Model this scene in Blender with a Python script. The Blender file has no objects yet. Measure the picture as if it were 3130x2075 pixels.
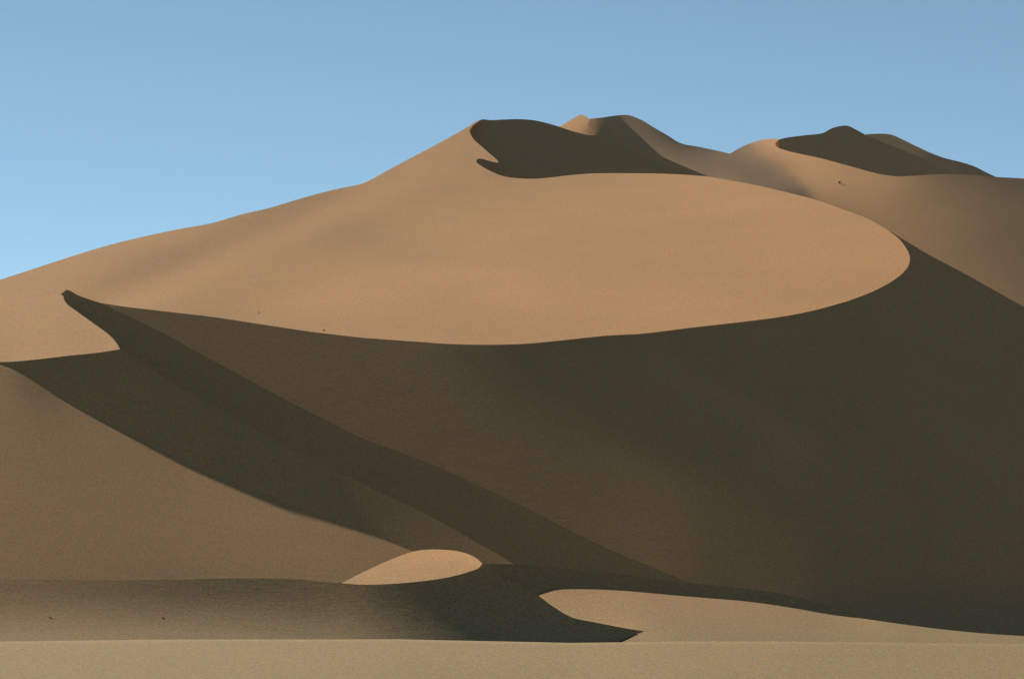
# Desert dunes: every slope is a real terrain sheet.  Crest lines and hollows are traced as curves, the
# slopes between them get a gradient (dz/dx, dz/dy) and the distance of each point is found by solving
# for the surface whose slopes fit those gradients best (metres throughout).
import bpy, math, numpy as np, time
from mathutils.geometry import delaunay_2d_cdt
from mathutils import Vector
T0 = time.time()
rng = np.random.default_rng(7)

F, UC, VC, VH = 11737.0, 1565.0, 1037.5, 1900.0      # focal length, centre and horizon of a 3130 px wide view
EYE = 2.2
SUN = np.array([-.50, .74, .45]); SUN /= np.linalg.norm(SUN)

def catmull(pts, step, closed=False):
    P = np.array(pts, float); out = []
    n = len(P)
    for i in range(n-1):
        p0 = P[max(i-1, 0)]; p1 = P[i]; p2 = P[i+1]; p3 = P[min(i+2, n-1)]
        if i == 0: p0 = 2*p1-p2
        if i+2 > n-1: p3 = 2*p2-p1
        L = np.linalg.norm(p2-p1); k = max(1, int(round(L/step)))
        d0 = max(np.linalg.norm(p1-p0), 1e-6)**.5; d1 = max(L, 1e-6)**.5; d2 = max(np.linalg.norm(p3-p2), 1e-6)**.5
        for j in range(k):                          # centripetal: no overshoot
            t0, t1 = 0, d0; t2 = t1+d1; t3 = t2+d2
            t = t1+(t2-t1)*j/k
            A1 = (t1-t)/(t1-t0)*p0+(t-t0)/(t1-t0)*p1; A2 = (t2-t)/(t2-t1)*p1+(t-t1)/(t2-t1)*p2
            A3 = (t3-t)/(t3-t2)*p2+(t-t2)/(t3-t2)*p3
            B1 = (t2-t)/(t2-t0)*A1+(t-t0)/(t2-t0)*A2; B2 = (t3-t)/(t3-t1)*A2+(t-t1)/(t3-t1)*A3
            out.append((t2-t)/(t2-t1)*B1+(t-t1)/(t2-t1)*B2)
    out.append(P[-1])
    return np.array(out)

class Mesh2D: pass

def triangulate(boundary, curves, seeds, spacing, clearance):
    """boundary: list of curves forming a loop; curves: inner crease lines; both [(pts, step)]"""
    V = []; E = []; key = {}
    def vid(p):
        k = (round(p[0], 1), round(p[1], 1))
        if k not in key: key[k] = len(V); V.append((float(p[0]), float(p[1])))
        return key[k]
    ei = []
    for kind, lst in (('b', boundary), ('c', curves)):
        for name, pts, step in lst:
            q = catmull(pts, step) if step < 900 else np.array(pts, float)
            ids = [vid(p) for p in q]
            for a, b in zip(ids[:-1], ids[1:]):
                if a != b: E.append((a, b)); ei.append(name)
    base = np.array(V)
    lo = base.min(0); hi = base.max(0)
    us = np.arange(lo[0], hi[0], spacing); vs = np.arange(lo[1], hi[1], spacing*.87)
    U, W = np.meshgrid(us, vs); U = U+((np.arange(len(vs)) % 2)*spacing*.5)[:, None]
    U = U.ravel()+rng.uniform(-.18, .18, U.size)*spacing; W = W.ravel()+rng.uniform(-.18, .18, U.size)*spacing
    out = (U < -60) | (U > 3190)
    keep = ~out | (rng.random(U.size) < .35)
    U, W = U[keep], W[keep]
    # keep clear of the curves (bucketed)
    cell = clearance; occ = {}
    for x, y in base: occ.setdefault((int(x//cell), int(y//cell)), []).append((x, y))
    for x, y in zip(U, W):
        cx, cy = int(x//cell), int(y//cell); ok = True
        for i in (-1, 0, 1):
            for j in (-1, 0, 1):
                for (px, py) in occ.get((cx+i, cy+j), ()):
                    if (px-x)**2+(py-y)**2 < clearance**2: ok = False
        if ok: V.append((float(x), float(y)))
    r = delaunay_2d_cdt([Vector(v) for v in V], E, [], 0, 1e-4, True)
    nv = np.array([tuple(v) for v in r[0]]); tris = np.array(r[2], int)
    ce = {}
    for e, o in zip(r[1], r[4]):
        if o: 
            ce[(min(e), max(e))] = ei[o[0]] if o[0] < len(ei) else 'x'
    ce_raw = ce
    # components
    nt = len(tris); emap = {}
    for t, (a, b, c) in enumerate(tris):
        for x, y in ((a, b), (b, c), (c, a)): emap.setdefault((min(x, y), max(x, y)), []).append(t)
    comp = -np.ones(nt, int); nc = 0
    adj = [[] for _ in range(nt)]
    for k, ts in emap.items():
        if len(ts) == 2 and k not in ce: adj[ts[0]].append(ts[1]); adj[ts[1]].append(ts[0])
    for s in range(nt):
        if comp[s] >= 0: continue
        st = [s]; comp[s] = nc
        while st:
            q = st.pop()
            for r_ in adj[q]:
                if comp[r_] < 0: comp[r_] = nc; st.append(r_)
        nc += 1
    region = -np.ones(nt, int)
    A = nv[tris[:, 0]]; B = nv[tris[:, 1]]; C = nv[tris[:, 2]]
    cr = lambda p, q, x: (q[:, 0]-p[:, 0])*(x[1]-p[:, 1])-(q[:, 1]-p[:, 1])*(x[0]-p[:, 0])
    for i, sd in enumerate(seeds):
        s1, s2, s3 = cr(A, B, sd), cr(B, C, sd), cr(C, A, sd)
        h = np.where(((s1 >= 0) & (s2 >= 0) & (s3 >= 0)) | ((s1 <= 0) & (s2 <= 0) & (s3 <= 0)))[0]
        if len(h) == 0: print('SEED MISSED', sd); continue
        c = comp[h[0]]
        if (region[comp == c] >= 0).any(): print('SEED LEAK', i, region[comp == c][0])
        region[comp == c] = i
    # tear the sheet open along 'slit' curves: a nearer slope hides a farther one there
    sv = set(i for k, n_ in ce.items() if n_ == 'slit' for i in k)
    old = tris.copy(); nv = list(map(tuple, nv)); origin = list(range(len(nv)))
    inc = {}
    for ti, f in enumerate(old):
        for i in f:
            if int(i) in sv: inc.setdefault(int(i), []).append(ti)
    for i, ts in inc.items():
        left = set(ts); first = True
        while left:
            g = [left.pop()]; q = list(g)
            while q:
                x = q.pop(); f = [int(c) for c in old[x]]
                for o_ in f:
                    if o_ == i: continue
                    k = (min(i, o_), max(i, o_))
                    if ce.get(k) == 'slit': continue
                    for y in emap[k]:
                        if y in left: left.discard(y); q.append(y); g.append(y)
            if not first:
                nv.append(nv[i]); origin.append(i); nid = len(nv)-1
                for x in g: tris[x][list(old[x]).index(i)] = nid
            first = False
    nv = np.array(nv); ce2 = {}
    for f, fo in zip(tris, old):
        for x in range(3):
            k = (min(fo[x], fo[(x+1) % 3]), max(fo[x], fo[(x+1) % 3]))
            if k in ce: ce2[(int(min(f[x], f[(x+1) % 3])), int(max(f[x], f[(x+1) % 3])))] = ce[k]
    ce = ce2
    keep = region >= 0
    tris = tris[keep]; region = region[keep]
    used = np.unique(tris); m = -np.ones(len(nv), int); m[used] = np.arange(len(used))
    M = Mesh2D(); M.v = nv[used]; M.t = m[tris]; M.r = region
    M.ce = {(min(m[a], m[b]), max(m[a], m[b])): n for (a, b), n in ce.items() if m[a] >= 0 and m[b] >= 0}
    M.origin = np.array(origin)[used]
    tm = -np.ones(nt, int); tm[np.where(keep)[0]] = np.arange(keep.sum())
    M.pairs = np.array([(tm[ts[0]], tm[ts[1]]) for k, ts in emap.items() if len(ts) == 2 and k not in ce_raw and tm[ts[0]] >= 0 and tm[ts[1]] >= 0])
    print('  verts', len(M.v), 'tris', len(M.t), 'areas', [int((region == i).sum()) for i in range(len(seeds))])
    return M

def block_solve(K, rows, cols, n, rhs, st, lead):
    """direct solve: the nodes fall into layers (breadth-first), each tied only to the next one"""
    if not st:
        level = -np.ones(n, int); ptr = np.searchsorted(rows, np.arange(n+1)); front = np.array([0]); level[0] = 0
        def bfs(f):
            level[:] = -1; level[f] = 0; l = 0; last = f
            while len(f):
                last = f
                nb = np.unique(np.concatenate([cols[ptr[i]:ptr[i+1]] for i in f])); f = nb[level[nb] < 0]
                l += 1; level[f] = l
            return last
        bfs(lead)
        assert (level >= 0).all()
        nl = level.max()+1; order = np.argsort(level, kind='stable'); cnt = np.bincount(level, minlength=nl)
        off = np.r_[0, np.cumsum(cnt)]; pos = np.empty(n, int); pos[order] = np.arange(n); loc = pos-off[level]
        lr, lc = level[rows], level[cols]
        sel = []
        o_ = np.argsort(lr, kind='stable'); b_ = np.searchsorted(lr[o_], np.arange(nl+1))
        for l in range(nl):
            q = o_[b_[l]:b_[l+1]]
            sel.append((q[lc[q] == l], q[lc[q] == l-1]))
        st.update(nl=nl, cnt=cnt, order=order, off=off, loc=loc, sel=sel)
        print('   layers', nl, 'largest', cnt.max())
    nl, cnt, order, off, loc, sel = (st[k] for k in ('nl', 'cnt', 'order', 'off', 'loc', 'sel'))
    f = rhs[order]; eps = np.abs(K).mean()*1e-9
    Ys = []; G = []; prevD = None
    for l in range(nl):
        m = cnt[l]; D = np.zeros((m, m)); q, qb = sel[l]
        D[loc[rows[q]], loc[cols[q]]] = K[q]; D[np.arange(m), np.arange(m)] += eps
        y = f[off[l]:off[l+1]].copy()
        if l:
            B = np.zeros((m, cnt[l-1])); B[loc[rows[qb]], loc[cols[qb]]] = K[qb]
            T = np.linalg.solve(prevD, np.concatenate([B.T, Ys[-1][:, None]], 1))
            D -= B@T[:, :-1]; y -= B@T[:, -1]; G.append(T[:, :-1])
        Ys.append(y); prevD = D
        if l: Ys_prev = T[:, -1]; Ys[l-1] = Ys_prev
    x = [None]*nl; x[-1] = np.linalg.solve(prevD, Ys[-1])
    for l in range(nl-2, -1, -1): x[l] = Ys[l]-G[l]@x[l+1]
    out = np.empty(n); out[order] = np.concatenate(x)
    return out

def solve(M, specs, anchor, iters=3, smooth=70.0, waves=None, spread=60, power=1.6):
    """specs[i] = list of (u, v, p, q, s): slope dz/dx, dz/dy and how squarely the sun strikes"""
    a = (M.v[:, 0]-UC)/F; b = (VH-M.v[:, 1])/F
    t = M.t; ax, bx = a[t], b[t]
    ca, cb = ax.mean(1), bx.mean(1)
    det = (ax[:, 1]-ax[:, 0])*(bx[:, 2]-bx[:, 0])-(ax[:, 2]-ax[:, 0])*(bx[:, 1]-bx[:, 0])
    area = np.abs(det)/2
    ga = np.stack([bx[:, 1]-bx[:, 2], bx[:, 2]-bx[:, 0], bx[:, 0]-bx[:, 1]], 1)/det[:, None]
    gb = np.stack([ax[:, 2]-ax[:, 1], ax[:, 0]-ax[:, 2], ax[:, 1]-ax[:, 0]], 1)/det[:, None]
    cu, cv = M.v[t, 0].mean(1), M.v[t, 1].mean(1)
    P = np.zeros(len(t)); Q = np.zeros(len(t)); S = np.zeros(len(t))
    for i, sp in enumerate(specs):
        m = M.r == i; sp = np.array(sp, float)
        d = ((cu[m][:, None]-sp[:, 0])**2+((cv[m][:, None]-sp[:, 1])*1.4)**2+spread**2)
        w = d**-power; w /= w.sum(1)[:, None]
        P[m] = w@sp[:, 2]; Q[m] = w@sp[:, 3]; S[m] = w@sp[:, 4]
        if waves and i in waves: S[m] += waves[i](cu[m], cv[m])
    n = len(a); I = np.repeat(t, 3, 1).ravel(); J = np.tile(t, (1, 3)).ravel()
    # bending: neighbouring triangles of one slope should lie in nearly one plane
    pa, pb = M.pairs[:, 0], M.pairs[:, 1]
    six = np.concatenate([t[pa], t[pb]], 1)
    wa = np.concatenate([ga[pa], -ga[pb]], 1); wb = np.concatenate([gb[pa], -gb[pb]], 1)
    harea = (area[pa]+area[pb])/2
    I = np.r_[I, np.repeat(six, 6, 1).ravel()]; J = np.r_[J, np.tile(six, (1, 6)).ravel()]
    deg = np.bincount(M.pairs.ravel(), minlength=len(t))+1.0
    def relax(x, k):
        for _ in range(k):
            x = (x+np.bincount(pa, x[pb], len(t))+np.bincount(pb, x[pa], len(t)))/deg
        return x
    key = I.astype(np.int64)*n+J; order = np.argsort(key, kind='stable'); ks = key[order]
    start = np.r_[0, np.where(np.diff(ks))[0]+1]; uk = ks[start]; rows = uk//n; cols = uk % n
    rstart = np.searchsorted(rows, np.arange(n))
    anc = int(np.argmin((M.v[:, 0]-anchor[0])**2+(M.v[:, 1]-anchor[1])**2))
    L = None; lev_state = {}; lead = np.where(M.v[:, 0] < M.v[:, 0].min()+25)[0]
    P0, Q0 = P.copy(), Q.copy()
    for it in range(iters):
        den = np.maximum(Q+P*ca-cb, .035)
        Ga = -P/den; Gb = 1/den
        w = area*np.minimum(den, .7)**2
        vals = ((ga[:, :, None]*ga[:, None, :]+gb[:, :, None]*gb[:, None, :])*w[:, None, None]).ravel()
        dp = np.minimum((den[pa]+den[pb])/2, .7)**2
        scale = (smooth/F)**2/(2*harea)                     # (length / cell)^2
        bv = ((wa[:, :, None]*wa[:, None, :]+wb[:, :, None]*wb[:, None, :])*(harea*dp*scale)[:, None, None]).ravel()
        vals = np.r_[vals, bv]
        K = np.add.reduceat(vals[order], start)
        rhs = np.bincount(t.ravel(), ((ga*Ga[:, None]+gb*Gb[:, None])*w[:, None]).ravel(), n)
        x = block_solve(K, rows, cols, n, rhs, lev_state, lead)
        L = x-x[anc]+math.log(anchor[2])
        la = (L[t]*ga).sum(1); lb = np.maximum((L[t]*gb).sum(1), 1.2)
        ps = -la/lb; qs = 1/lb+cb-ps*ca
        nn = np.sqrt(1+ps**2+qs**2); s = (-SUN[0]*ps-SUN[1]*qs+SUN[2])/nn
        if it == iters-1: break
        # nudge the wanted slope from the solved one so that it meets the sun as asked
        ds = S-s; ds = np.where((S < 0) & (s < S), .6, 1)*ds*nn; ds = relax(ds, 12)*.6
        ps = relax(ps, 6); qs = relax(qs, 6)
        P = .8*ps+.2*P0 - SUN[0]*ds/(SUN[0]**2+SUN[1]**2)*1.1
        Q = .8*qs+.2*Q0 - SUN[1]*ds/(SUN[0]**2+SUN[1]**2)*1.1
        Q = np.maximum(Q, cb-P*ca+.04)
    for i in range(len(specs)):
        m = M.r == i
        print('   area', i, 'want', round(float(S[m].mean()), 3), 'got', np.round(np.percentile(s[m], [5, 50, 95]), 3),
              'p', np.round(np.percentile(ps[m], [5, 50, 95]), 2), 'q', np.round(np.percentile(qs[m], [5, 50, 95]), 2))
    Y = np.exp(L); print('   depth range', Y.min(), Y.max()); M.Y = Y
    return np.stack([Y*a, Y, Y*b], 1)

def tag(o, label=None, cat=None, group=None, kind=None):
    if label: o['label'] = label
    if cat: o['category'] = cat
    if group: o['group'] = group
    if kind: o['kind'] = kind

def link(name, verts, faces, mat, sharp=None):
    me = bpy.data.meshes.new(name)
    me.from_pydata([tuple(v) for v in verts], [], [tuple(int(i) for i in f) for f in faces])
    me.polygons.foreach_set('use_smooth', [True]*len(me.polygons))
    if sharp:
        at = me.attributes.new('sharp_edge', 'BOOLEAN', 'EDGE')
        ev = np.zeros(len(me.edges)*2, int); me.edges.foreach_get('vertices', ev); ev = ev.reshape(-1, 2)
        at.data.foreach_set('value', [(min(x, y), max(x, y)) in sharp for x, y in ev.tolist()])
    me.materials.append(mat); me.update()
    o = bpy.data.objects.new(name, me); bpy.context.scene.collection.objects.link(o)
    return o

PROBE = [(200, 905), (0, 930), (-400, 980), (367, 1067), (0, 1770), (500, 1770), (900, 1769), (1250, 1690), (1470, 1721), (1800, 1760), (2500, 1845), (3130, 1943), (1458, 499), (1700, 543), (2165, 540), (2711, 702), (3130, 938), (1500, 366), (1470, 500), (1800, 410), (2060, 500), (2600, 507), (2790, 538)]
def dune(name, mat, boundary, curves, seeds, specs, anchor, spacing=15, clearance=8, soft=(), back='top', ds=(1.2, 3, 7, 15, 30, 55, 90, 140), drop=.10, behind=None, **kw):
    print(name)
    M = triangulate(boundary, curves, seeds, spacing, clearance)
    X = solve(M, specs, anchor, **kw)
    if behind:                                      # stand everywhere a little in front of the slope beyond the crest
        Mb, Xb, pts = behind
        ratio = min(far(Mb, Xb, *p)/far(M, X, *p) for p in pts)
        print('   gaps along crest', [(int(p[0]), round(far(Mb, Xb, *p)-far(M, X, *p)*ratio)) for p in pts])
        X = X*ratio*.996
    verts = [tuple(x) for x in X]; faces = []
    tt = M.t
    A, B, C = X[tt[:, 0]], X[tt[:, 1]], X[tt[:, 2]]
    up = np.cross(B-A, C-A)[:, 2]
    for f, z in zip(tt, up): faces.append(tuple(f) if z > 0 else (f[0], f[2], f[1]))
    gaps = []
    sharp = {k for k, n in M.ce.items() if n not in soft}
    # the far side of the dune: from the skyline it falls away behind
    top = [k for k, n in M.ce.items() if n == back]
    sl = {}
    for k, n in M.ce.items():
        if n == 'slit': sl.setdefault(tuple(sorted((M.origin[k[0]], M.origin[k[1]]))), []).append(k)
    for k, e in sl.items():
        if len(e) == 2:
            d = [X[q[0]][1]+X[q[1]][1] for q in e]; top.append(e[0] if d[0] < d[1] else e[1])
            gaps.append((M.v[e[0][0]][0], M.v[e[0][0]][1], (X[e[0][0]][1]-X[e[1][0]][1])))
    if gaps: print('   gaps', [tuple(int(x) for x in g_) for g_ in gaps[::8]])
    rows = {}
    for k in top:
        for i in k:
            if i in rows: continue
            x, y, z = X[i]; bb = z/y; col = [i]
            for d in ds:
                s = 1+d/y
                zz = z*s-drop*d-.0022*d*d
                col.append(len(verts)); verts.append((x*s, y+d, max(zz, -20.0)))
            rows[i] = col
    for (i, j) in top:
        ci, cj = rows[i], rows[j]
        if X[i][0] > X[j][0]: ci, cj = cj, ci
        for m in range(len(ds)): faces.append((ci[m], cj[m], cj[m+1], ci[m+1]))
    for pu, pv in PROBE:
        d_ = (M.v[:, 0]-pu)**2+(M.v[:, 1]-pv)**2; k_ = int(np.argmin(d_))
        if d_[k_] < 900: print('     at', (pu, pv), 'distance', round(float(X[k_][1])))
    o = link(name, [(v[0], v[1], v[2]+EYE) for v in verts], faces, mat, sharp)
    tag(o, kind='structure')
    return o, M, X

# ------------------------------------------------------------------ sand
def sand(name, base, pale, ripples=1.0):
    m = bpy.data.materials.new(name); m.use_nodes = True; nt = m.node_tree; N = nt.nodes; K = nt.links
    b = N['Principled BSDF']; b.inputs['Roughness'].default_value = .95; b.inputs['Specular IOR Level'].default_value = .12
    g = N.new('ShaderNodeNewGeometry'); sep = N.new('ShaderNodeSeparateXYZ'); K.new(g.outputs['Position'], sep.inputs[0])
    def noise(sc, det=4, rough=.55, vec=None, dist=0):
        n = N.new('ShaderNodeTexNoise'); n.inputs['Scale'].default_value = sc; n.inputs['Detail'].default_value = det
        n.inputs['Roughness'].default_value = rough; n.inputs['Distortion'].default_value = dist
        K.new(vec or g.outputs['Position'], n.inputs['Vector']); return n.outputs['Fac']
    def ramp(fac, a, bb, c0, c1):
        r = N.new('ShaderNodeMapRange'); r.inputs[1].default_value = a; r.inputs[2].default_value = bb
        r.inputs[3].default_value = c0; r.inputs[4].default_value = c1; K.new(fac, r.inputs[0]); return r.outputs[0]
    def mix(f, A, B, kind='MIX'):
        x = N.new('ShaderNodeMix'); x.data_type = 'RGBA'; x.blend_type = kind
        for s, v in ((0, f), (6, A), (7, B)):
            if hasattr(v, 'links') or hasattr(v, 'is_linked'): K.new(v, x.inputs[s])
            else: x.inputs[s].default_value = v
        return x.outputs[2]
    # coarse pale sand collects on the low flats, fine orange sand on the dunes
    zz = N.new('ShaderNodeMath'); zz.operation = 'MULTIPLY_ADD'; K.new(noise(.03, 3), zz.inputs[0]); zz.inputs[1].default_value = 8; K.new(sep.outputs[2], zz.inputs[2])
    low = ramp(zz.outputs[0], 4.0, 15.0, 1, 0)
    c = mix(low, (*base, 1), (*pale, 1))
    c = mix(1.0, c, mix(ramp(noise(.012, 5, .6), .35, .65, 0, 1), (.93, .93, .95, 1), (1.07, 1.06, 1.03, 1)), 'MULTIPLY')
    # heavy mineral grains: fine mottling
    c = mix(1.0, c, mix(ramp(noise(3.0, 2, .9), .32, .68, 0, 1), (.74, .78, .78, 1), (1.26, 1.22, 1.22, 1)), 'MULTIPLY')
    gn = N.new('ShaderNodeTexNoise'); gn.inputs['Scale'].default_value = 3.2; gn.inputs['Detail'].default_value = 4; gn.inputs['Roughness'].default_value = .8; K.new(g.outputs['Position'], gn.inputs['Vector'])
    gm = N.new('ShaderNodeVectorMath'); gm.operation = 'MULTIPLY_ADD'; K.new(gn.outputs['Color'], gm.inputs[0]); gm.inputs[1].default_value = (2.3, 2.3, 2.3); gm.inputs[2].default_value = (-.15, -.15, -.15)
    c = mix(1.0, c, gm.outputs[0], 'MULTIPLY')
    K.new(c, b.inputs['Base Color'])
    # wind ripples and avalanche streaks
    mp = N.new('ShaderNodeMapping'); mp.inputs['Rotation'].default_value = (0, 0, .5); mp.inputs['Scale'].default_value = (.35, 1.6, 1)
    K.new(g.outputs['Position'], mp.inputs['Vector'])
    h1 = noise(.9, 3, .6, mp.outputs[0], 1.0)
    mp2 = N.new('ShaderNodeMapping'); mp2.inputs['Rotation'].default_value = (0, -.583, 0); K.new(g.outputs['Position'], mp2.inputs['Vector'])
    mp3 = N.new('ShaderNodeMapping'); mp3.inputs['Scale'].default_value = (.07, .5, 1); K.new(mp2.outputs[0], mp3.inputs['Vector'])
    h2 = noise(.7, 4, .6, mp3.outputs[0])
    ad = N.new('ShaderNodeMath'); ad.operation = 'MULTIPLY_ADD'; K.new(h2, ad.inputs[0]); ad.inputs[1].default_value = 1.2; K.new(h1, ad.inputs[2])
    bp = N.new('ShaderNodeBump'); bp.inputs['Strength'].default_value = 1; bp.inputs['Distance'].default_value = .022*ripples
    K.new(ad.outputs[0], bp.inputs['Height']); K.new(bp.outputs[0], b.inputs['Normal'])
    return m
SAND = sand('dune_sand', (.435, .236, .088), (.28, .205, .098))

# ------------------------------------------------------------------ main dune
skyA = [(-1500, 1285), (-900, 1120), (-500, 1010), (-200, 918), (0, 855), (102, 822), (132, 812), (331, 750), (529, 704), (648, 682), (741, 655), (820, 637),
        (900, 613), (970, 593), (1040, 576), (1096, 565), (1121, 556), (1198, 514), (1268, 477), (1338, 440), (1398, 407), (1433, 387)]
skyA0 = [(1433, 387), (1452, 374), (1471, 366), (1445, 385), (1435, 400)]
skyA3 = [(2165, 540), (2200, 546.6), (2298, 564), (2396, 586), (2495, 611.5), (2573, 639), (2652, 668.5), (2711, 702)]
skyA4 = [(2711, 702), (2770, 737), (2829, 773), (2947, 835.6), (3130, 938), (3500, 1145), (4030, 1440)]
bottomA = [(2711, 702), (2748, 728), (2773, 757), (2784, 786), (2781, 812), (2765, 835), (2733, 861), (2674, 893), (2594, 925), (2484, 957), (2382, 977), (2117, 1012), (1853, 1040), (1599, 1068), (1485, 1074), (1256, 1065), (930, 1040), (511, 985), (372, 972), (240, 950), (150, 945), (-1500, 1460), (-1500, 1285)]
crestS = [(-1500, 1372), (-900, 1200), (-500, 1085), (-150, 990), (0, 948), (100, 926), (165, 911), (192, 895), (204.6, 886), (242, 904), (307, 926)]
crest = [(307, 926), (372, 936), (511.6, 952.6), (651, 969), (791, 990), (930, 1011), (1104, 1032)]
crest2 = [(1104, 1032), (1256, 1043), (1371, 1051), (1485, 1053.5),
          (1599, 1051), (1700, 1042), (1853, 1026), (1959, 1020), (2117, 1001), (2250, 986), (2382, 969), (2483, 950), (2593, 920)]
crest3 = [(2593, 920), (2672, 889), (2731, 857), (2762, 832), (2778, 810), (2781, 786.5), (2770, 759), (2746.6, 729.5), (2711, 702)]
bowl1 = [(1435, 400), (1444, 421), (1488, 462), (1522, 493), (1524, 498.6)]
bowl2 = [(1524, 498.6), (1501, 494), (1475, 486.5), (1461, 486), (1456, 491), (1458, 499)]
bowl3 = [(1458, 499), (1485, 516), (1535, 538), (1569, 544), (1633, 547), (1681, 543), (1738, 536.5), (1806, 531), (1907, 530), (2009, 531), (2100, 535), (2165, 540)]
line1 = [(307, 926), (400, 969), (493, 1015), (604, 1076), (725, 1141), (860, 1215), (977, 1274), (1100, 1335), (1323, 1420), (1588, 1542), (1853, 1674), (2064, 1762), (2300, 1880), (2600, 2050)]
def bump1(t, c, w): return np.exp(-((t-c)/w)**2)
def swell(u, v):                                    # low swells running up the long windward slope
    t = v+.42*u
    return (-.12*bump1(t, 1018, 38)*np.clip((u-120)/200, 0, 1)*np.clip((1300-u)/400, 0, 1)+.045*bump1(t, 1085, 40)*np.clip((1500-u)/500, 0, 1)
            -.075*bump1(t, 1140, 34)*np.clip((u-450)/300, 0, 1)*np.clip((1500-u)/300, 0, 1)-.04*bump1(t, 1235, 45)*np.clip((1500-u)/500, 0, 1)
            +np.clip((2300-u)/900, 0, 1)*.006*np.sin(t/23.+u/400.))
def flutes(u, v):                                   # wind-raked streaks across the lee face
    t = v-.66*u
    low = np.clip((v-1350)/250, 0, 1)*np.clip((2700-u)/500, 0, 1)
    k = .030*np.clip((t-60)/160, 0, 1)+.024*low*np.clip(1-(t-60)/160, 0, 1)
    k += .085*bump1(t, -222, 42)*np.clip((v-1000)/80, 0, 1)*np.clip((1500-v)/300, 0, 1)+.10*bump1(t, -715, 48)*np.clip((v-930)/60, 0, 1)
    k += -.022*bump1(t, -40, 90)*np.clip((1500-v)/200, 0, 1)-.022*bump1(t, -450, 110)*np.clip((1600-v)/200, 0, 1)-.04*np.clip((-800-t)/120, 0, 1)
    return k+.004*np.sin(t/19.+u/600.)+.004*np.sin(t/47.+2.)
A, MA, XA = dune('main_dune', SAND,
    [('top', skyA, 14), ('top', skyA0, 8), ('tip', bowl1, 7), ('tip', bowl2, 5), ('top', bowl3, 12), ('top', skyA3, 14), ('edge', bottomA, 14)],
    [], [(1200, 800)],
    [[(0, 920, .03, .25, .27), (700, 800, .0, .24, .27), (1300, 480, .05, .27, .27), (1460, 420, .05, .31, .23), (1300, 900, .0, .23, .285), (1700, 800, .05, .23, .295), (2100, 800, .08, .235, .31), (2550, 780, .10, .245, .315)]],
    (1485, 1053, 740), spacing=18, clearance=9, smooth=28, iters=5, waves={0: swell})
def far(M, X, u, v): return float(X[int(np.argmin((M.v[:, 0]-u)**2+(M.v[:, 1]-v)**2))][1])

# ------------------------------------------------------------------ its steep lee face below the long crest
F_, MF, XF = dune('lee_face', SAND,
    [('top', [(100, 975), (200, 930), (260, 922), (307, 926)], 14), ('top', crest, 9), ('top', crest2, 12), ('tip', crest3, 8), ('tip', skyA4[:2]+[(2800, 755)], 14), ('top', [(2800, 755)]+skyA4[2:], 16),
     ('edge', [(4030, 1440), (4030, 2050), (2300, 2050), (1500, 1760), (800, 1400), (100, 1120), (100, 975)], 40)],
    [], [(1700, 1300)],
    [[(300, 960, .0, .56, -.01), (1000, 1150, .0, .56, -.01), (1500, 1500, .0, .56, -.01), (1700, 1350, -.04, .56, -.01), (2300, 1300, -.05, .56, .0), (2400, 1050, -.1, .56, .0), (1900, 1650, .0, .56, -.01), (2300, 1700, -.1, .56, -.012),
      (2760, 740, -.6, .5, -.15), (2800, 790, -.6, .5, -.15), (2790, 840, -.5, .5, -.10), (2850, 900, -.4, .5, -.05), (2900, 1150, -.16, .55, -.005), (2650, 1050, -.14, .55, .0), (2800, 1700, -.22, .56, -.03), (3100, 1400, -.26, .54, -.02)]],
    (1485, 1053, 730), spacing=19, clearance=9, smooth=20, iters=6, power=2.2, spread=150, waves={0: flutes}, behind=(MA, XA, crest+crest2+crest3))
G_, MG, XG = dune('horn_face', SAND,
    [('top', crestS, 8), ('top', line1, 14), ('edge', [(2600, 2050), (-1500, 2050), (-1500, 1372)], 999)], [], [(600, 1150)],
    [[(300, 960, -.15, .66, -.13), (700, 1200, -.18, .64, -.13), (1400, 1600, -.2, .62, -.13)]],
    (307, 926, 700), spacing=26, clearance=10, smooth=60, behind=(MF, XF, line1[:-1]))

# ------------------------------------------------------------------ dune on the left, nearer
topL = [(-1500, 1150), (-900, 1060), (-500, 1000), (-150, 950), (0, 928), (100, 912), (160, 902), (192, 903), (196, 916), (204.6, 929), (242, 957), (288, 990), (335, 1024.6), (356, 1048), (367, 1067.4)]
topL2 = [(367, 1067.4), (440, 1118), (560, 1190), (800, 1322), (1060, 1455), (1300, 1570), (1600, 1740), (1850, 1900), (2050, 2060)]
crestL = [(367, 1067.4), (298, 1078), (209, 1087), (116, 1098), (46.5, 1104.6), (-20, 1107)]
crestL2 = [(-20, 1107), (-150, 1115), (-500, 1140), (-900, 1180), (-1500, 1245)]
line2 = [(-20, 1107), (46, 1127), (116, 1169), (186, 1215), (298, 1276), (418, 1336), (577, 1417), (662, 1452), (926, 1556), (1125, 1630), (1260, 1684), (1500, 1790), (1950, 2060)]
L_, ML, XL = dune('left_dune', SAND, [('top', topL, 8), ('top', topL2, 14), ('edge', [(2050, 2060), (1950, 2060), (-1500, 2060), (-1500, 1245), (-1500, 1150)], 999)],
    [('c', crestL, 10), ('c', crestL2, 20), ('l2', line2, 12)],
    [(100, 1000), (400, 1200), (200, 1500)],
    [[(100, 1000, .03, .27, .27)],
     [(300, 1150, -.15, .60, -.03), (700, 1400, -.18, .58, -.03), (1020, 1570, -.2, .54, -.005), (1350, 1700, -.2, .53, .008), (1500, 1750, -.2, .53, .008)],
     [(0, 1300, -.22, .33, .10), (600, 1650, -.22, .33, .10)]],
    (367, 1067, 630), spacing=22, clearance=9, behind=(MG, XG, topL[3:]+topL2[:5]))

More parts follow.
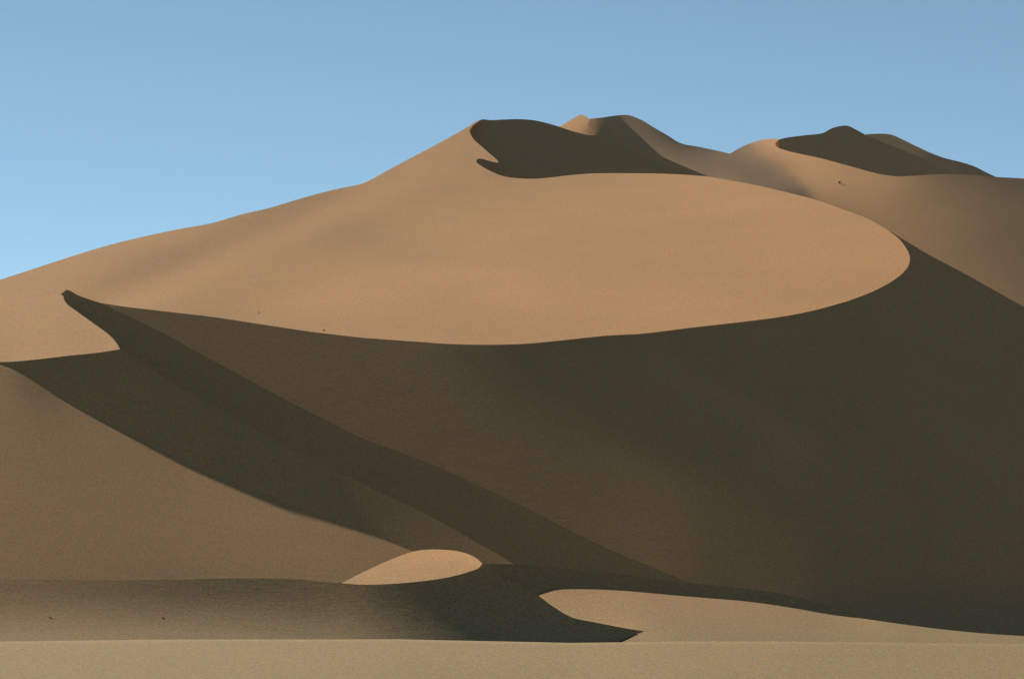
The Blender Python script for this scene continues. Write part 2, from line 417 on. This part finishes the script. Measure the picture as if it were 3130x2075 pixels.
# ------------------------------------------------------------------ hollow behind the main dune
topH = [(1380, 420), (1430, 397), (1447, 381), (1471, 366), (1501, 368), (1540, 366), (1586, 364.7), (1637, 369), (1687, 381), (1709, 388), (1755, 403), (1796, 413), (1823, 416),
        (1880, 440), (1950, 470), (2030, 502), (2100, 524), (2165, 542), (2300, 600)]
H, MH, XH = dune('shaded_summit', SAND, [('top', topH, 9), ('edge', [(2300, 600), (2300, 680), (1380, 640), (1380, 420)], 999)], [], [(1700, 480)],
    [[(1480, 420, -.2, .60, -.10), (1520, 500, -.2, .60, -.10), (1590, 390, -.05, .56, .02), (1660, 440, -.05, .56, .02), (1730, 500, -.06, .56, .01), (1800, 450, -.22, .58, -.08), (1700, 540, -.2, .6, -.05), (2000, 520, -.28, .56, -.1)]], (1471, 366, far(MA, XA, 1471, 366)+8), spacing=12, clearance=7, ds=(1.2, 3, 7, 14), drop=.45, smooth=30, iters=4, spread=30, power=2.2)

# ------------------------------------------------------------------ second summit and the slope to the right
topC = [(1500, 470), (1640, 425), (1709, 388.5), (1738, 371), (1765, 356), (1777, 350.5)]
topC1 = [(1777, 350.5), (1791, 356.5), (1801, 364)]
topC2 = [(1801, 364), (1840, 360), (1880, 354), (1907, 352), (1924, 353), (1962, 368), (1995, 388), (2043, 416), (2080, 438), (2140, 450), (2200, 463), (2231, 470)]
topC3 = [(2231, 470), (2279, 444), (2318, 431), (2353, 425), (2385, 426)]
third1 = [(2385, 426), (2374, 433), (2370, 441), (2376, 450), (2404, 461), (2514, 485.7), (2593, 507), (2691, 533), (2742, 539.5), (2790, 538), (2868, 533), (2927, 533), (2985, 536), (3045, 541.5)]
topC6 = [(3045, 541.5), (3130, 546), (3500, 570), (4030, 620)]
bottomC = [(4030, 620), (4030, 1650), (2700, 950), (2100, 720), (1500, 640), (1500, 545), (1500, 470)]
spur = [(1801, 364), (1802, 371), (1796, 381), (1811, 394), (1826, 395), (1834, 404), (1823, 414), (1780, 435), (1650, 500), (1500, 545)]
shoulder = [(2231, 470), (2318, 486), (2436, 518), (2540, 540)]
shade2 = [(1840, 360), (1870, 396), (1924, 432), (1992, 465), (2077, 503), (2165, 540), (2400, 640), (2700, 950)]
Cc, MC, XC = dune('second_summit', SAND,
    [('top', topC, 8), ('top', topC1, 5), ('top', topC2, 9), ('top', topC3, 9), ('top', third1, 7), ('top', topC6, 16), ('edge', bottomC, 999)],
    [('c', spur, 5), ('c', shade2, 7)],
    [(1760, 385), (1850, 420), (2300, 520)],
    [[(1760, 385, .1, .27, .30)],
     [(1850, 420, -.3, .58, -.10), (1825, 378, -.35, .6, -.16)],
     [(1930, 380, -.30, .34, .05), (2050, 450, -.28, .30, .08), (2200, 510, -.22, .30, .09), (2300, 545, -.20, .30, .12), (2400, 560, -.05, .30, .30), (2340, 530, -.08, .30, .28), (2480, 600, -.2, .28, .16), (2450, 545, -.05, .28, .24), (2330, 460, -.10, .30, .16), (2270, 470, -.10, .30, .15), (2420, 480, -.08, .27, .19), (2650, 550, -.05, .25, .24), (2900, 590, -.2, .27, .09),
      (2950, 800, -.28, .28, .03), (2600, 630, -.28, .28, .03), (3100, 620, -.22, .27, .07), (2750, 680, -.28, .28, .04), (3100, 850, -.28, .28, .03)]],
    (1823, 414, far(MH, XH, 1823, 414)+45), spacing=15, clearance=7, iters=5, smooth=60, power=2.2)

# ------------------------------------------------------------------ third summit, farthest
topD = [(2340, 450), (2385, 426), (2452, 415), (2515, 407), (2542, 393), (2574, 385), (2593, 385.4), (2617, 397), (2644, 412)]
topD2 = [(2644, 412), (2664, 410), (2707, 409.5), (2727, 413), (2758, 426.7), (2802, 448), (2845, 468), (2888, 483.7), (2935, 495.5), (2978, 509), (3018, 529), (3060, 548), (3200, 600)]
third3 = [(2644, 412), (2750, 456), (2829, 488), (2880, 512), (2927, 533), (3050, 600), (3080, 640)]
D, MD, XD = dune('third_summit', SAND, [('top', topD, 8), ('top', topD2, 9), ('edge', [(3200, 600), (3200, 640), (3080, 640), (2340, 620), (2340, 450)], 999)],
    [('c', third3, 9)], [(2560, 460), (2780, 450)],
    [[(2500, 440, -.2, .6, -.08)], [(2720, 420, -.3, .38, .06), (2900, 500, -.35, .42, .02)]], (2790, 538, far(MC, XC, 2790, 538)+210), spacing=12, clearance=7)

# ------------------------------------------------------------------ low dune in front
topB = [(-1500, 1785), (-900, 1775), (-300, 1771), (0, 1770), (380, 1772), (571, 1769.6), (704, 1766.6), (900, 1769), (1000, 1778), (1044, 1781)]
topB1 = [(1044, 1781), (1093, 1756), (1163, 1723), (1251, 1688), (1288, 1680.5), (1353, 1679), (1409, 1686), (1451, 1702), (1473.5, 1721)]
topM = [(1473.5, 1721), (1500, 1738), (1560, 1776), (1637, 1814), (1688, 1851), (1749, 1886), (1814, 1900), (1884, 1914)]
tipM = [(1884, 1914), (1930, 1922), (1970, 1928)]
edgeM = [(1970, 1928), (1930, 1944), (1893, 1960.5), (1840, 1985), (1780, 2040)]
sailb = [(1044, 1781), (1102, 1786), (1186, 1784), (1279, 1776.7), (1372, 1763), (1442, 1744), (1465, 1734), (1473.5, 1721)]
B, MB_, XB = dune('low_dune', SAND,
    [('top', topB, 14), ('top', topB1, 8), ('top', topM, 8), ('tip', tipM, 8), ('edge', edgeM, 9), ('edge', [(1780, 2040), (-1500, 2040), (-1500, 1785)], 999)],
    [('c', sailb, 8)],
    [(1280, 1720), (1300, 1850)],
    [[(1280, 1720, .15, .25, .36)],
     [(1300, 1850, -.05, .60, -.04), (1550, 1850, -.05, .60, -.05), (1850, 1930, -.05, .60, -.06),
      (1150, 1860, -.1, .60, -.05), (1000, 1800, -.1, .60, -.05), (1150, 1800, -.1, .60, -.05)]+
     [(u, v, -.08, q, k) for u in range(-1400, 1001, 120) for v, q, k in
      ((1785, .46+.08*max(0, min(1, (u-300)/400)), .03-.10*max(0, min(1, (u+50)/450))), (1830, .44+.06*max(0, min(1, (u-500)/400)), .06-.08*max(0, min(1, (u-250)/450))),
       (1880, .36, .11-.05*max(0, min(1, (u-500)/400))), (1920, .26, .20-.06*max(0, min(1, (u-700)/300))), (1950, .14, .31), (1985, .12, .33))]],
    (1300, 1950, 418), spacing=16, clearance=8, iters=6, smooth=45, spread=70)

# ------------------------------------------------------------------ low ridge just behind it, running off to the right
topR = [(1300, 1790), (1400, 1740), (1480, 1724), (1558, 1723), (1640, 1728), (1721, 1735), (1791, 1744), (1930, 1758), (2000, 1767), (2143, 1784), (2306, 1801), (2430, 1822), (2525, 1848), (2600, 1872), (2640, 1890)]
topR3 = [(2640, 1890), (2717, 1901), (2860, 1920), (3003, 1934.5), (3130, 1943), (3500, 1965), (4030, 1980)]
lit1 = [(1300, 1890), (1450, 1868), (1560, 1840), (1637, 1813), (1670, 1802), (1698, 1795), (1791, 1796), (1930, 1803), (2050, 1813), (2143, 1821), (2287, 1835.5), (2430, 1857), (2549, 1878), (2640, 1890)]
R_, MR, XR = dune('low_ridge', SAND,
    [('top', topR, 12), ('top', topR3, 14), ('edge', [(4030, 1980), (4030, 2040), (1800, 2040), (1850, 1990), (1900, 1962), (1952, 1937), (1900, 1930), (1800, 1910), (1700, 1885), (1600, 1880), (1300, 1900), (1300, 1890), (1300, 1790)], 999)],
    [('c', lit1, 9)], [(1900, 1780), (2300, 1920)],
    [[(1500, 1780, -.1, .58, -.03), (1900, 1780, -.1, .58, -.03), (2300, 1815, -.15, .56, -.06), (2450, 1842, -.2, .56, -.12), (2570, 1872, -.25, .55, -.2)],
     [(1660, 1820, -.06, .17, .26), (1750, 1850, -.05, .16, .28), (1900, 1880, -.05, .15, .29), (2300, 1870, -.07, .14, .30), (2520, 1890, -.12, .14, .28), (2300, 1950, -.04, .13, .31), (3000, 1980, -.08, .12, .31)]],
    (1970, 1928, far(MB_, XB, 1970, 1928)+1.0), spacing=16, clearance=8, iters=4, smooth=60)

# ------------------------------------------------------------------ flat sand in the foreground
def plain():
    edge = np.array([(-1500, 1958), (0, 1958), (500, 1953), (1232, 1954), (1395, 1958), (1605, 1962), (1744, 1965), (1893, 1963), (2100, 1960), (2382, 1959), (2621, 1961), (3130, 1966), (4600, 1975)], float)
    aa = np.linspace(-.30, .30, 420)
    ve = np.interp(aa*F+UC, edge[:, 0], edge[:, 1])
    ye = 400.0; ze = (VH-ve)/F*ye
    ys = np.r_[np.linspace(-60, 60, 25), np.linspace(66, 340, 60), np.linspace(344, 400, 24), 401, 403, 407, 415, 430, 460]
    verts = []
    for y in ys:
        for i, a in enumerate(aa):
            x = a*400*max(1, y/400) if y < 400 else a*y
            x = a*400 if y < 400 else a*y
            # a bank facing the viewer: its rim lies on the traced line, then a shallow hollow, then level sand
            if y <= 400:
                d = 400-y
                z = ze[i]-.125*d if d < 50 else ze[i]-6.25-(.125*(d-50)-.0008*(d-50)**2 if d < 128 else 4.88)
                t = min(max((y-70)/170, 0), 1); t = t*t*(3-2*t)
                z = -EYE*(1-t)+z*t
                z += .05*math.sin(x*.06+y*.02)*min(1, max(0, (y-20)/60))
            else:
                z = ze[i]-.06*(y-400)-.0006*(y-400)**2
            verts.append((x, y, z+EYE))
    n = len(aa); faces = []
    for j in range(len(ys)-1):
        for i in range(n-1): faces.append((j*n+i, j*n+i+1, (j+1)*n+i+1, (j+1)*n+i))
    o = link('foreground_sand', verts, faces, SAND); tag(o, kind='structure')
plain()
g = 5000
o = link('ground', [(-g, -2000, -16), (g, -2000, -16), (g, 2*g, -16), (-g, 2*g, -16)], [(0, 1, 2, 3)], SAND); tag(o, kind='structure')

def on_surface(M, X, u, v):
    T = M.t; a, b, c = M.v[T[:, 0]], M.v[T[:, 1]], M.v[T[:, 2]]
    d = (b[:, 0]-a[:, 0])*(c[:, 1]-a[:, 1])-(b[:, 1]-a[:, 1])*(c[:, 0]-a[:, 0])
    w1 = ((u-a[:, 0])*(c[:, 1]-a[:, 1])-(v-a[:, 1])*(c[:, 0]-a[:, 0]))/d
    w2 = ((b[:, 0]-a[:, 0])*(v-a[:, 1])-(b[:, 1]-a[:, 1])*(u-a[:, 0]))/d
    k = np.where((w1 >= 0) & (w2 >= 0) & (w1+w2 <= 1))[0][0]
    p = X[T[k, 0]]*(1-w1[k]-w2[k])+X[T[k, 1]]*w1[k]+X[T[k, 2]]*w2[k]
    return (p[0], p[1], p[2]+EYE)
twig = bpy.data.materials.new('dry_twigs'); twig.use_nodes = True
tb = twig.node_tree.nodes['Principled BSDF']; tb.inputs['Roughness'].default_value = .9
tn = twig.node_tree.nodes.new('ShaderNodeTexNoise'); tn.inputs['Scale'].default_value = 9
tr = twig.node_tree.nodes.new('ShaderNodeValToRGB'); tr.color_ramp.elements[0].color = (.09, .07, .04, 1); tr.color_ramp.elements[1].color = (.19, .14, .075, 1)
twig.node_tree.links.new(tn.outputs['Fac'], tr.inputs[0]); twig.node_tree.links.new(tr.outputs[0], tb.inputs['Base Color'])
def shrub(M, X, u, v, width, height, label, seed):
    r = np.random.default_rng(seed); V = []; Fc = []
    for _ in range(170):                                   # curved tapering twigs fanning out of one root
        an = r.uniform(0, 2*math.pi); rad = width/2*r.uniform(.25, 1)**.7; h = height*r.uniform(.35, 1)*(1.15-rad/width)
        w = width*r.uniform(.010, .022); dx, dy = math.cos(an), math.sin(an); base = len(V)
        for k in range(4):
            t = k/3; q = rad*(t**1.4); z = h*math.sin(t*1.45)-.05; ww = w*(1-.8*t)
            V.append((dx*q-dy*ww, dy*q+dx*ww, z)); V.append((dx*q+dy*ww, dy*q-dx*ww, z)); V.append((dx*q, dy*q, z+ww*1.5))
        for k in range(3):
            o_ = base+3*k
            for a_, b_ in ((0, 1), (1, 2), (2, 0)): Fc.append((o_+a_, o_+b_, o_+3+b_, o_+3+a_))
        for _k in range(3):                                # small leaves on the outer half
            t = r.uniform(.45, 1); q = rad*t**1.4; z = h*math.sin(t*1.45); l = width*r.uniform(.03, .06); n0 = len(V); e = r.normal(size=3)*l; e2 = r.normal(size=3)*l*.5
            V += [(dx*q, dy*q, z), (dx*q+e[0], dy*q+e[1], z+e[2]), (dx*q+e2[0], dy*q+e2[1], z+e2[2])]; Fc.append((n0, n0+1, n0+2))
    o = link('desert_shrub', V, Fc, twig); o.location = on_surface(M, X, u, v); tag(o, label, 'shrub', 'small dry shrubs scattered on the dunes')
shrub(MC, XC, 2566, 562, 1.3, 1.1, 'small dry shrub alone on the far right slope below the distant shaded summit', 1)
shrub(MA, XA, 990, 1010, .5, .3, 'tiny brown dry shrub on the sunlit slope right above the long curved crest', 2)
shrub(MA, XA, 791, 956, .45, .2, 'tiny dry shrub on the sunlit slope, nearest the left end of the crest', 3)
shrub(MB_, XB, 153, 1887, .4, .07, 'flat dry tuft below the low front dune, nearest the left edge', 4)
shrub(MB_, XB, 497, 1888, .4, .08, 'flat dry tuft below the low front dune, farther from the left edge', 5)
hm = bpy.data.materials.new('haze_air'); hm.use_nodes = True; hn = hm.node_tree
hn.nodes.remove(hn.nodes['Principled BSDF'])
pv = hn.nodes.new('ShaderNodeVolumePrincipled'); pv.inputs['Color'].default_value = (.80, .88, 1, 1); pv.inputs['Density'].default_value = .00002; pv.inputs['Anisotropy'].default_value = .0
hn.links.new(pv.outputs[0], hn.nodes['Material Output'].inputs['Volume'])
hx, y0, y1, z0, z1 = 5200, -2200, 2*g+200, -17, 260
hv = [(x, y, z) for z in (z0, z1) for y in (y0, y1) for x in (-hx, hx)]
o = link('haze', hv, [(0, 2, 3, 1), (4, 5, 7, 6), (0, 1, 5, 4), (2, 6, 7, 3), (0, 4, 6, 2), (1, 3, 7, 5)], hm); tag(o, kind='stuff')
for p_ in o.data.polygons: p_.use_smooth = False

# ------------------------------------------------------------------ light, sky, camera
sc = bpy.context.scene
w = bpy.data.worlds.new('World'); sc.world = w; w.use_nodes = True
nt = w.node_tree; bg = nt.nodes['Background']; sky = nt.nodes.new('ShaderNodeTexSky'); sky.sky_type = 'NISHITA'; sky.sun_disc = False
elev = math.asin(SUN[2]); azim = math.atan2(SUN[0], SUN[1])
sky.sun_elevation = elev; sky.sun_rotation = azim % (2*math.pi)
sky.altitude = 500; sky.air_density = .25; sky.dust_density = 0.0; sky.ozone_density = 1.5
tint = nt.nodes.new('ShaderNodeMix'); tint.data_type = 'RGBA'; tint.blend_type = 'MULTIPLY'; tint.inputs[0].default_value = 1; tint.inputs[7].default_value = (1.19, 1.19, .86, 1)
nt.links.new(sky.outputs[0], tint.inputs[6]); nt.links.new(tint.outputs[2], bg.inputs[0]); bg.inputs[1].default_value = .05
su = bpy.data.lights.new('sun', 'SUN'); su.energy = 2.4; su.angle = math.radians(.5); su.color = (1, .86, .69)
so = bpy.data.objects.new('sun', su); sc.collection.objects.link(so)
so.rotation_euler = Vector(SUN).to_track_quat('Z', 'Y').to_euler(); so.location = (-100, 100, 200)
cam = bpy.data.cameras.new('camera'); co = bpy.data.objects.new('camera', cam); sc.collection.objects.link(co)
co.location = (0, 0, EYE); co.rotation_euler = (math.radians(90), 0, 0)
cam.sensor_width = 36; cam.lens = F/3130*36; cam.shift_y = (VH-VC)/3130; cam.clip_end = 100000; cam.clip_start = .5
sc.camera = co
sc.view_settings.view_transform = 'Standard'; sc.view_settings.look = 'None'; sc.view_settings.exposure = 1.68; sc.view_settings.gamma = 1
print('script seconds', round(time.time()-T0, 1))
